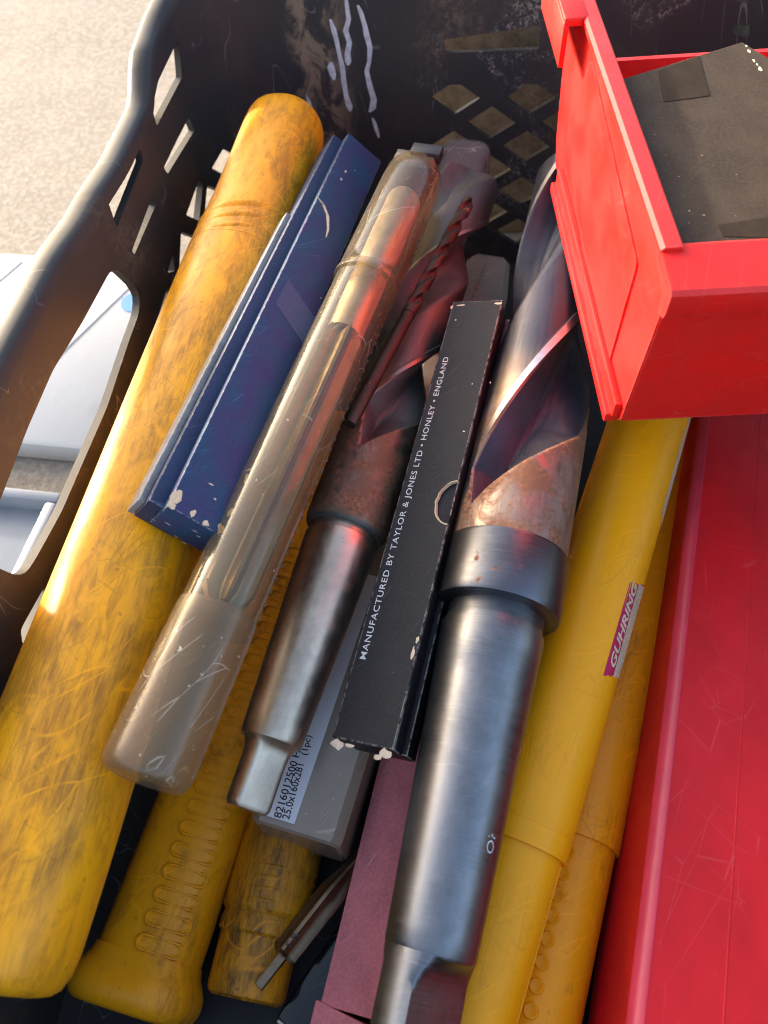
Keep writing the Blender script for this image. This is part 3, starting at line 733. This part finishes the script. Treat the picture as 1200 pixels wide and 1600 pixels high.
def fluted(prof, nf, depth, twist=0, n=48, step=4):
    prof = dense(prof, step); vs, fs = [], []
    for (y, r, d) in [(p[0], p[1], depth) for p in prof]:
        for k in range(n):
            t = 2*math.pi*k/n; ph = (t*nf/(2*math.pi) + twist*y) % 1
            q = r*(1-d*max(0, math.sin(math.pi*min(1, max(0, (ph-.2)/.8))))**.7)
            vs.append((q*math.cos(t), y, q*math.sin(t)))
    m = len(prof)
    for i in range(m-1):
        for k in range(n): fs.append((i*n+k, i*n+(k+1) % n, (i+1)*n+(k+1) % n, (i+1)*n+k))
    fs += [tuple(range(n)), tuple(range((m-1)*n, m*n))]
    return vs, fs
rm = thing('straight_reamer', 'straw coloured fluted reamer showing through the amber tube', 'reamer', fc)
mesh('fluted_body', *fluted([(yc+4, 5.2), (yc+8, 8.2), (yr-30, 8.5), (yr-24, 6.4)], 6, .42, .0006), M['bronze'], rm, 30)
mesh('shank', *lathe([(yr-26, 6.7), (fc.L-14, 7.0), (fc.L-12, 6.2), (fc.L-12, .1)], 40), M['steel_bright'], rm)

# ------------------------------------------------------------------ twist drills
def drill_body(R0, y0, y1, pitch, run, ph0=0, web=.27, tip=True, n=96, step=1.6, hold=0, end=None):
    # end = (y, angle, slope): where a flute's pointed end lies and how its edge climbs round the body
    """two-flute body; the flutes run out into the round over the length run at y0"""
    ctrl = [(0, 1), (9, 1.0), (10.5, .984), (80, .982), (86, .955), (94, .86), (104, .70), (116, .54), (130, .44), (144, .41), (157, .46), (167, .60), (175, .84), (179, .985), (180, 1)]
    def rad(th):
        d = math.degrees(th) % 180
        for (a, ra), (b, rb) in zip(ctrl, ctrl[1:]):
            if a <= d <= b:
                k = (d-a)/(b-a) if b > a else 0; return ra+(rb-ra)*k
        return 1
    angs = [math.radians(d+half) for half in (0, 180) for d in sorted(set([2.5*k for k in range(72)] + [9, 10.5, 86, 177, 179, 179.6]))]
    N = len(angs); vs, fs = [], []; m = int((y1-y0)/step)
    for i in range(m+1):
        y = y0+(y1-y0)*i/m; tw = 2*math.pi*(y-y0)/pitch+ph0
        for a in angs:
            dgr = math.degrees(a) % 180
            # the cutter leaves a rounded end: the deep middle of a flute ends last
            if end is None: x = max(0, (y-y0-hold)/run)
            else:
                mo = (end[1]-math.degrees(a-tw)) % 180; mo = mo if mo < 150 else (180-mo)*5
                x = max(0, (y-end[0]-end[2]*mo)/run)
            k = 1.0 if x >= 1 else x*(2-x)
            q = rad(a); q = max(q, 1-.60*k) if x < 1 else q
            r = R0*q
            if tip and y > y1-R0*.55: r = min(r, R0*max(.03, (y1-y)/(R0*.55)))
            # right-hand helix: turning clockwise seen from the tip
            t = a-tw; vs.append((r*math.cos(t), y, r*math.sin(t)))
    for i in range(m):
        for k in range(N): fs.append((i*N+k, i*N+(k+1) % N, (i+1)*N+(k+1) % N, (i+1)*N+k))
    fs += [tuple(range(N)), tuple(range(m*N, (m+1)*N))]
    return vs, fs
def land_strip(R0, y0, y1, pitch, ph0, a0, a1, h=.06, step=2):
    ms = []
    for half in (0, 180):
        vs, fs = [], []; m = int((y1-y0)/step)
        for i in range(m+1):
            y = y0+(y1-y0)*i/m; tw = 2*math.pi*(y-y0)/pitch+ph0
            for d in (a0, (a0+a1)/2, a1):
                t = math.radians(d+half)-tw; vs.append(((R0+h)*math.cos(t), y, (R0+h)*math.sin(t)))
        for i in range(m):
            for k in range(2): fs.append((i*3+k, i*3+k+1, i*3+k+4, i*3+k+3))
        ms.append((vs, fs))
    return join(*ms)
def tang(r, th, yb, yj, ang, n=40, rt=None):
    """flat tang: the round shank end milled away on two sides, with curved shoulders at yj"""
    vs, fs = [], []; st = [yb, yb+.6, yb+1.5] + [yb+1.5+(yj-yb-1.5)*i/14 for i in range(1, 15)]
    for i, y in enumerate(st):
        d = yj-y; cr = r*.75                # shoulder radius
        rr = rt or r; rr = rr if d >= cr else rr+(r-rr)*(1-math.sqrt(max(0, 1-((cr-d)/cr)**2)))
        r1 = rr*(.86 if i == 0 else .94 if i == 1 else 1)
        if d >= cr: hw = th
        else: hw = th + (rr-th)*(1-math.sqrt(max(0, 1-((cr-d)/cr)**2)))
        hw = min(hw, r1) if i > 1 else min(th*(.9 if i == 0 else .97), r1)
        for k in range(n):
            t = 2*math.pi*k/n; x, z = r1*math.cos(t), r1*math.sin(t); z = max(-hw, min(hw, z))
            c, q = math.cos(ang), math.sin(ang); vs.append((x*c-z*q, y, x*q+z*c))
    m = len(st)
    for i in range(m-1):
        for k in range(n): fs.append((i*n+k, i*n+(k+1) % n, (i+1)*n+(k+1) % n, (i+1)*n+k))
    fs += [tuple(range(n)), tuple(range((m-1)*n, m*n))]
    return vs, fs

fd = ax((650, 1600), 102, (880, 420), 130)
dr = thing('twist_drill', 'largest taper shank twist drill, with a blued collar, its flutes running under the red bin', 'drill', fd, 'taper shank twist drills')
rS = lambda y: 12.6+(16.4-12.6)*(y-17)/91
yJ, yN, yK0, yK1 = 16.6, 108, 114.5, 136.5
mesh('tang', *tang(12.4, 5.6, -16, yJ, R(-52), rt=12.5), M['steel_dark'], dr, 40)
mesh('shank', *lathe(dense([(yJ-.6, 10.5), (yJ-.4, rS(yJ)-.5), (yJ+.4, rS(yJ)), (yN-14, rS(yN-14)), (yN-13.6, rS(yN-14)+.12), (yN, rS(yN)+.1), (yN+2, rS(yN)-.9), (yK0+1, rS(yN)-.9)], 5), 96), M['steel_dark'], dr)
mesh('collar', *lathe([(yK0-.3, 15.2), (yK0-.3, 17.6), (yK0-.1, 18), (yK0, 18.4), (yK0, 19.7), (yK0+.25, 20.2), (yK0+.9, 20.5), (yK0+3, 20.6), (yK1-1.5, 20.7), (yK1-.4, 20.3), (yK1, 19.4), (yK1, 17)], 96), M['steel_collar'], dr)
RB, PI_, PH = 19.6, 250, R(150)
def phase(fr, px, R0, y0, pitch):           # turns the helix so that a cutting edge passes this spot
    y, a = fr.cyl(*px, R0); return -a - 2*math.pi*(y-y0)/pitch
PH = phase(fd, (838, 572), RB, 135, PI_)
mesh('flutes', *drill_body(RB, 135, 330, PI_, 22, PH, end=(145, 141, .325), step=.9), M['drill_big'], dr, 28)
mesh('cutting_margin', *land_strip(RB, 172, 318, PI_, PH+2*math.pi*37/PI_, .3, 8.8), M['land'], dr)
y0, a0 = fd.cyl(768, 1335, 13.6); y1, a1 = fd.cyl(776, 1296, 13.6)
text_on_cyl('OK', rS((y0+y1)/2), y0, a0, y1, a0, 3.0, M['white_ink'], dr, 'stamp', 0, h=.06)

fs_ = ax((385, 1265), 100, (735, 275), 125)
ds = thing('twist_drill', 'medium taper shank drill with bright tang, rusty neck and brown flutes', 'drill', fs_, 'taper shank twist drills')
q = lambda y: 10.0+(13.2-10.0)*(y-22)/72
mesh('tang', *tang(9.7, 4.4, 0, 21.2, R(-42), rt=7.0), M['steel_bright'], ds, 40)
mesh('shank', *lathe(dense([(20.6, 8), (20.8, q(22)-.5), (21.6, q(22)), (92.6, q(92.6)), (94, q(92)-.5), (94.6, 12.3), (99, 12.3)], 5), 72), M['steel_bright'], ds)
mesh('neck_ring', *lathe([(96.4, 12.2), (96.4, 13.6), (97.4, 14.4), (99, 14.9), (100, 14.9)], 72), M['drill_mid'], ds)
RM, PM = 15.0, 2*abs(fs_.cyl(635, 577, 15)[0]-fs_.cyl(703, 372, 15)[0])
print('medium pitch', PM)
PHs = phase(fs_, (635, 577), RM, 99.5, PM)
mesh('flutes', *drill_body(RM, 99.5, 294, PM, 16, PHs, end=(125, 95, .27), step=.9), M['drill_mid'], ds, 28)
mesh('cutting_margin', *land_strip(RM, 142, 284, PM, PHs+2*math.pi*42.5/PM, .3, 6), M['land_dull'], ds)
# thin drill in the gap
ft = ax((546, 663), 136, (692, 390), 140)
dt = thing('thin_drill', 'thin rusty twist drill lying in the gap beside the amber tube', 'drill', ft)
mesh('shank', *lathe([(0, .1), (0, 2.3), (.5, 2.5), (58, 2.6), (60, 2.6)], 24), M['steel_thin'], dt)
mesh('flutes', *drill_body(2.8, 56, 128, 30, 5, 0, step=.7), M['steel_thin'], dt, 28)

# ------------------------------------------------------------------ smoky case with the printed label
fk = ax((388, 1280), 82, (722, 380), 82)
ck = thing('plastic_case', 'smoky square plastic case under the drills, with a white printed label', 'case', fk)
W, H, L = 31, 30, fk.L
vs, fs = [], []
def sqring(y, k, cut=3.0):
    c = (W/2, -H/2); hw, hh = W/2*k, H/2*k; cu = cut*k
    return [(c[0]+a, y, c[1]+b) for a, b in ((-hw+cu, hh), (hw-cu, hh), (hw, hh-cu), (hw, -hh+cu), (hw-cu, -hh), (-hw+cu, -hh), (-hw, -hh+cu), (-hw, hh-cu))]
ys = [(0, .9), (.8, .97), (2.5, 1), (120, 1), (L-34, 1), (L-4, .72), (L+2, .55), (L+3, .3)]
for y, k in ys: vs += sqring(y, k)
for i in range(len(ys)-1):
    for k in range(8): fs.append((i*8+k, i*8+(k+1) % 8, (i+1)*8+(k+1) % 8, (i+1)*8+k))
fs += [tuple(range(8)), tuple(range(len(vs)-8, len(vs)))]
mesh('body', vs, fs, M['grey_case'], ck, 30)
bs = []
for i in range(22):
    v, f = lathe([(-1.5, .05), (-.9, 1.0), (.9, 1.0), (1.5, .05)], 8)
    y0 = L-72+i*3.0; zz = 0 if y0 < L-34 else -(y0-(L-34))/30*.28*H/2
    bs.append(([(p[0]+W/2, p[1]+y0, p[2]+zz) for p in v], f))
tag(mesh('ratchet_bumps', *join(*bs), M['grey_case'], ck), kind='stuff')
xl = fk.plane(459, 1290, .15).x
lb = mesh('label', *box(-.2+.3, xl, 2.6, 96, .05, .22, .05, 1), M['label'], ck)
def text_flat(body, fr, pa, pb, hgt, mat, root, z, bold=0, name='lettering', spacing=1, tops=-1):
    """pa, pb: pixels of the foot of the first and the last letter, on the local plane z"""
    a, b = fr.plane(*pa, z), fr.plane(*pb, z); d = V((b.x-a.x, b.y-a.y)); l = d.length; d /= l
    nrm = V((-d.y, d.x))
    t, fs = text_mesh(body, bold, 0, spacing)
    vs = [(a.x+d.x*u*l+nrm.x*v*hgt, a.y+d.y*u*l+nrm.y*v*hgt, z) for u, v in t]
    return mesh(name, vs, fs, mat, root, flat=True)
text_flat('8216012500 HSS', fk, (439, 1279), (475, 1158), 2.6, M['ink'], lb, .26, .012)
text_flat('25.0x160x281', fk, (452, 1281), (475, 1195), 2.6, M['ink'], lb, .26, .012)
text_flat('(1pc)', fk, (483, 1181), (490, 1150), 3.0, M['ink'], lb, .26, .012)

# pale clear tube end behind the medium drill
fp = ax((640, 500), 92, (727, 262), 98)
pc = thing('clear_case', 'pale clear plastic drill case, only its square far end showing behind the drill tip', 'case', fp)
mesh('sleeve', *lathe(dense([(0, .1), (0, 12), (fp.L-2, 12), (fp.L-1.5, 12.8), (fp.L+3, 12.8)], 6), 40, 5), M['pale_case'], pc)
mesh('end_cap', *lathe([(fp.L+1, 11.6), (fp.L+7, 11.6), (fp.L+8.5, 10), (fp.L+8.5, .1)], 40, 5), M['clear_cap'], pc)

# ------------------------------------------------------------------ black card box with white print
fx = ax((518, 1152), 114, (708, 471), 136, -14)
L = fx.L; W, H = 20.0, 19
bx = thing('card_box', 'slim black card box with white lettering along it, resting between the two big drills', 'box', fx)
cy_, ra = (fx.plane(712, 752, 0).y+fx.plane(690, 818, 0).y)/2, abs(fx.plane(712, 752, 0).y-fx.plane(690, 818, 0).y)/2
notch = [(W-ra*.72*math.sin(math.pi*i/16)*(1+random.uniform(-.03, .03)), cy_-ra*math.cos(math.pi*i/16)) for i in range(17)]
sl = mesh('sleeve', *prism([(0, 0), (W, 0)] + notch + [(W, L), (0, L)], 1.3, 'z', -1.3), M['black_card'], bx)
bv = sl.modifiers.new('soft edge', 'BEVEL'); bv.width = .35*S; bv.segments = 2; bv.limit_method = 'ANGLE'; bv.angle_limit = R(50)
mesh('inner_box', *box(.25, W-.5, .3, L-.3, -9.6, -1.34, .4), M['black_card'], bx)
mesh('tray', *box(.7, W+1.0, .6, L-.8, -H, -9.9, .6), M['black_card'], bx)
def along(p0, p1, t): return (p0[0]+(p1[0]-p0[0])*t, p0[1]+(p1[1]-p0[1])*t)
text_flat('MANUFACTURED BY TAYLOR & JONES LTD \u2022 HONLEY \u2022 ENGLAND', fx, (574, 1031), (704, 558), 2.7, M['white_ink'], bx, .1, .006, spacing=1.12)
vs, fs = [], []
for u, v in notch:
    k = random.uniform(.25, .75); vs += [(u-k, v+(v-cy_)*.05, .03), (u-.1, v, .22), (u+.12, v, -1.0)]
for i in range(16):
    for k in range(2): fs.append((i*3+k, i*3+k+1, i*3+k+4, i*3+k+3))
mesh('thumb_notch', vs, fs, M['torn'], bx)
chips(fx, [(527, 1163, 2.0, 1.4), (546, 1165, 1.6, .6), (600, 1178, 1.9, 1.3), (590, 1183, 1.5, .8), (645, 1020, .5, 1.8), (652, 1000, .45, 1.3), (720, 477, 2, .4), (706, 480, .5, 1), (779, 474, 1.4, .5), (712, 500, .3, .5), (738, 600, .25, .25), (766, 598, .25, .4)], M['cream'], bx)

# ------------------------------------------------------------------ dusty red card box
fq = ax((494, 1596), 62, (592, 1195), 64, 0)
px_ = thing('card_box', 'dusty pink-red card box with a folded end, under the largest drill', 'box', fq)
mesh('body', *box(0, 26, 4.5, 120, -28, 0, .5), M['pink_card'], px_)
v, f = box(-1.6, 27, -12, 5.2, -28, .9, .5)
mesh('end_flap', [(p[0], p[1]+(p[0]*-.16 if p[1] > 0 else 0), p[2]) for p in v], f, M['pink_card'], px_)

# ------------------------------------------------------------------ red case along the right
fr_ = ax((985, 1600), 90, (1094, 667), 90, 6)
rc = thing('long_case', 'long crimson plastic case with a highlight coloured along its edge, beside the yellow tubes', 'case', fr_)
W, H, L = 52, 44, fr_.L+60
vs, fs = [], []
ring = [(3.2, 0), (W-3.2, 0), (W, -3.2), (W, -H+3), (W-3, -H), (3, -H), (0, -H+3), (0, -3.4), (.35, -2.3)]
mesh('body', *prism([(u, v) for u, v in ring if (u, v) != (.35, -2.3)], L+40, 'y', -40), M['red_case'], rc, 20)
mesh('edge_highlight', *prism([(.05, -3.5), (3.3, .02), (3.6, .12), (2.8, .18), (-.02, -3.0), (-.08, -3.7)], L+38, 'y', -39), M['pink_edge'], rc, 60)  # pale strip laid on as the chamfer's highlight
mesh('seam', *box(24, 24.5, -38, L-2, -.2, .12, .05, 1), M['red_case'], rc)

# ------------------------------------------------------------------ red stacking bin and the card box in it
fn = Frame(at(967, 664, 149), at(876, 290, 152))
bn = thing('stacking_bin', 'bright red open-fronted stacking bin perched on top of the drills', 'bin', fn)
BW, BL, BH, T = 112, 156, 62, 2.2
tilt = 3.0                                   # walls flare a little
def bp(u, y, z): return (u, y, z)
# profile of the side, in (y, z)
side = [(0, 3), (1.5, .6), (4, 0), (138, 0), (144, 8), (150, 30), (156, 64), (-3, 62), (-6, 60), (-6.5, 54), (-3, 52)]
def sidewall(x, t): return prism(side, t, 'x', x)
mesh('side_wall', *sidewall(0, T), M['red_bin'], bn, 30)
mesh('side_wall', *sidewall(BW-T, T), M['red_bin'], bn, 30)
mesh('base', *box(T, BW-T, 4, 138, 0, T, .3), M['red_bin'], bn)
v, f = prism([(T-3.5, 0), (BW-T+3.5, 0)] and [(0, 2), (0, 3.2), (-3.5, 53), (-1.2, 53.4), (2.4, 3)], BW-1, 'x', .5)
mesh('front_wall', v, f, M['red_bin'], bn, 30)
lipv = [(-4.2, 51.6), (-8, 53), (-8.8, 55), (-8.6, 60.5), (-7.6, 61.8), (7, 63.4), (8.4, 62.6), (8.2, 60), (-3.5, 57.5)]
mesh('front_lip', *prism(lipv, BW+3, 'x', -1.5), M['red_bin'], bn, 30)
mesh('back_wall', *prism([(140, 2), (142.2, 2), (149.6, 36), (147.4, 36)], BW-2*T, 'x', T), M['red_bin'], bn)
# rolled rim along both side walls
rimp = [(-1.6, 61.6), (-1.8, 63.6), (-.8, 64.4), (3.4, 64.4), (4.2, 63.6), (4.0, 61.6)]
for x0, sgn in ((0, 1), (BW, -1)):
    mesh('side_rim', *prism([(x0+sgn*u, z) for u, z in rimp], 152, 'y', 5), M['red_bin'], bn)
mesh('foot_rail', *join(box(-4.2, .2, 3, 124, -2, 2.2, .7), box(-2.4, .2, 2, 124, 1.5, 8, .5)), M['red_bin'], bn)
mesh('foot_rail', *box(BW-.2, BW+4.2, 3, 124, -2, 2.2, .7), M['red_bin'], bn)
# hooked stacking ear
mesh('stacking_ear', *join(box(-8.4, -6.4, 122, 166, 48, 63, .6), box(-8.2, .2, 122, 166, 61.5, 64.5, .6)), M['red_bin'], bn)
mesh('stacking_ear', *join(box(BW+9.6, BW+12, 113, 162, 44, 63, .6), box(BW-.2, BW+11.8, 113, 162, 61.5, 64.5, .6)), M['red_bin'], bn)
pan = [fn.plane(*q, 0, 0) for q in ((927, 92), (999, 411), (951, 577), (931, 517), (888, 219), (896, 173))]
mesh('side_panel', *prism(rounded([(p.y, p.z) for p in pan], .4), .7, 'x', -.7), M['red_bin'], bn)

ZC = 210
cb = thing('card_box', 'dark brown card box with tape patches, standing in the red bin', 'box', Frame(V((0, 0, ZC)), V((0, 100, ZC))))
PC = [at(1160, 65, ZC), at(968, 124, ZC), at(1040, 380, ZC)+V((2, 0, 0)), at(1040, 380, ZC)+V((98, -2, 0)), at(1160, 65, ZC)+V((42, -70, 0))]
cx0 = fn.M @ V((T+1.2, 0, 0)) + fn.P
pts = [(PC[0].x, PC[0].y), (PC[1].x, PC[1].y), (PC[2].x, PC[2].y), (PC[3].x, PC[3].y), (PC[4].x, PC[4].y)]
v, f = prism(pts, 38, 'z', -38)
me_ = mesh('body', v, f, M['brown_card'], cb)
bv = me_.modifiers.new('soft edge', 'BEVEL'); bv.width = .5*S; bv.segments = 2
fz = Frame(V((0, 0, ZC)), V((0, 100, ZC)))
for tp in (((1028, 112), (1037, 160), (1108, 150), (1092, 88)), ((1122, 352), (1130, 370), (1200, 372), (1260, 360), (1200, 340))):
    mesh('tape', *prism([(p.x, p.y) for p in (at(*q_, ZC) for q_ in tp)], .15, 'z', .03), M['tape'], cb)
chips(fz, [(1170, 80, .5, 1.2), (1178, 95, .4, 1.0), (1188, 108, .6, 1.5), (1166, 72, .4, .7), (1183, 101, .3, .8)], M['cream'], cb, 0)
cr = []
for k in range(13):
    x, y = random.uniform(1000, 1190), random.uniform(180, 350); p = at(x, y, ZC); cr.append(([(p.x+random.uniform(-.35, .35), p.y+random.uniform(-.35, .35), .05+random.uniform(0, .25)) for _ in range(4)], [(0, 1, 2), (0, 2, 3), (0, 1, 3), (1, 2, 3)]))
cm = mesh('crumbs', *join(*cr), M['torn'], None); tag(cm, 'pale crumbs scattered on the dark card box in the bin', 'crumbs', kind='stuff'); cm.location = (0, 0, ZC*S)

# ------------------------------------------------------------------ things deep at the near end
ff = ax((407, 1538), 60, (566, 1336), 54)
rr_ = thing('fluted_reamer', 'reamer with flat polished facets deep in the dark gap, square tang towards the foot', 'reamer', ff)
mesh('tang', *box(-1.5, 1.5, -1, 12, -1.5, 1.5, .25), M['bronze'], rr_)
mesh('fluted_body', *fluted([(10, 3.6), (11, 4.6), (34, 4.8), (46, 2.6), (80, 2.4), (81, 2)], 4, .38, 0), M['bronze'], rr_, 25)
text_flat('R', ff, (462, 1470), (468, 1461), 2.2, M['ink'], rr_, 4.75, .01)
text_flat('S', ff, (453, 1482), (457, 1476), 2.0, M['ink'], rr_, 4.75, .01)
fw = ax((432, 1590), 40, (560, 1400), 40, 8)
wl = thing('plastic_wallet', 'dark glossy plastic wallet with a bright edge, beside the dusty red box', 'wallet', fw)
mesh('sleeve', *box(0, 22, 0, 80, -7, 0, .8), M['wallet'], wl)
mesh('bright_edge', *box(.6, 21.4, -1.1, 0.2, -5, -.6, .4), M['steel_bright'], wl)
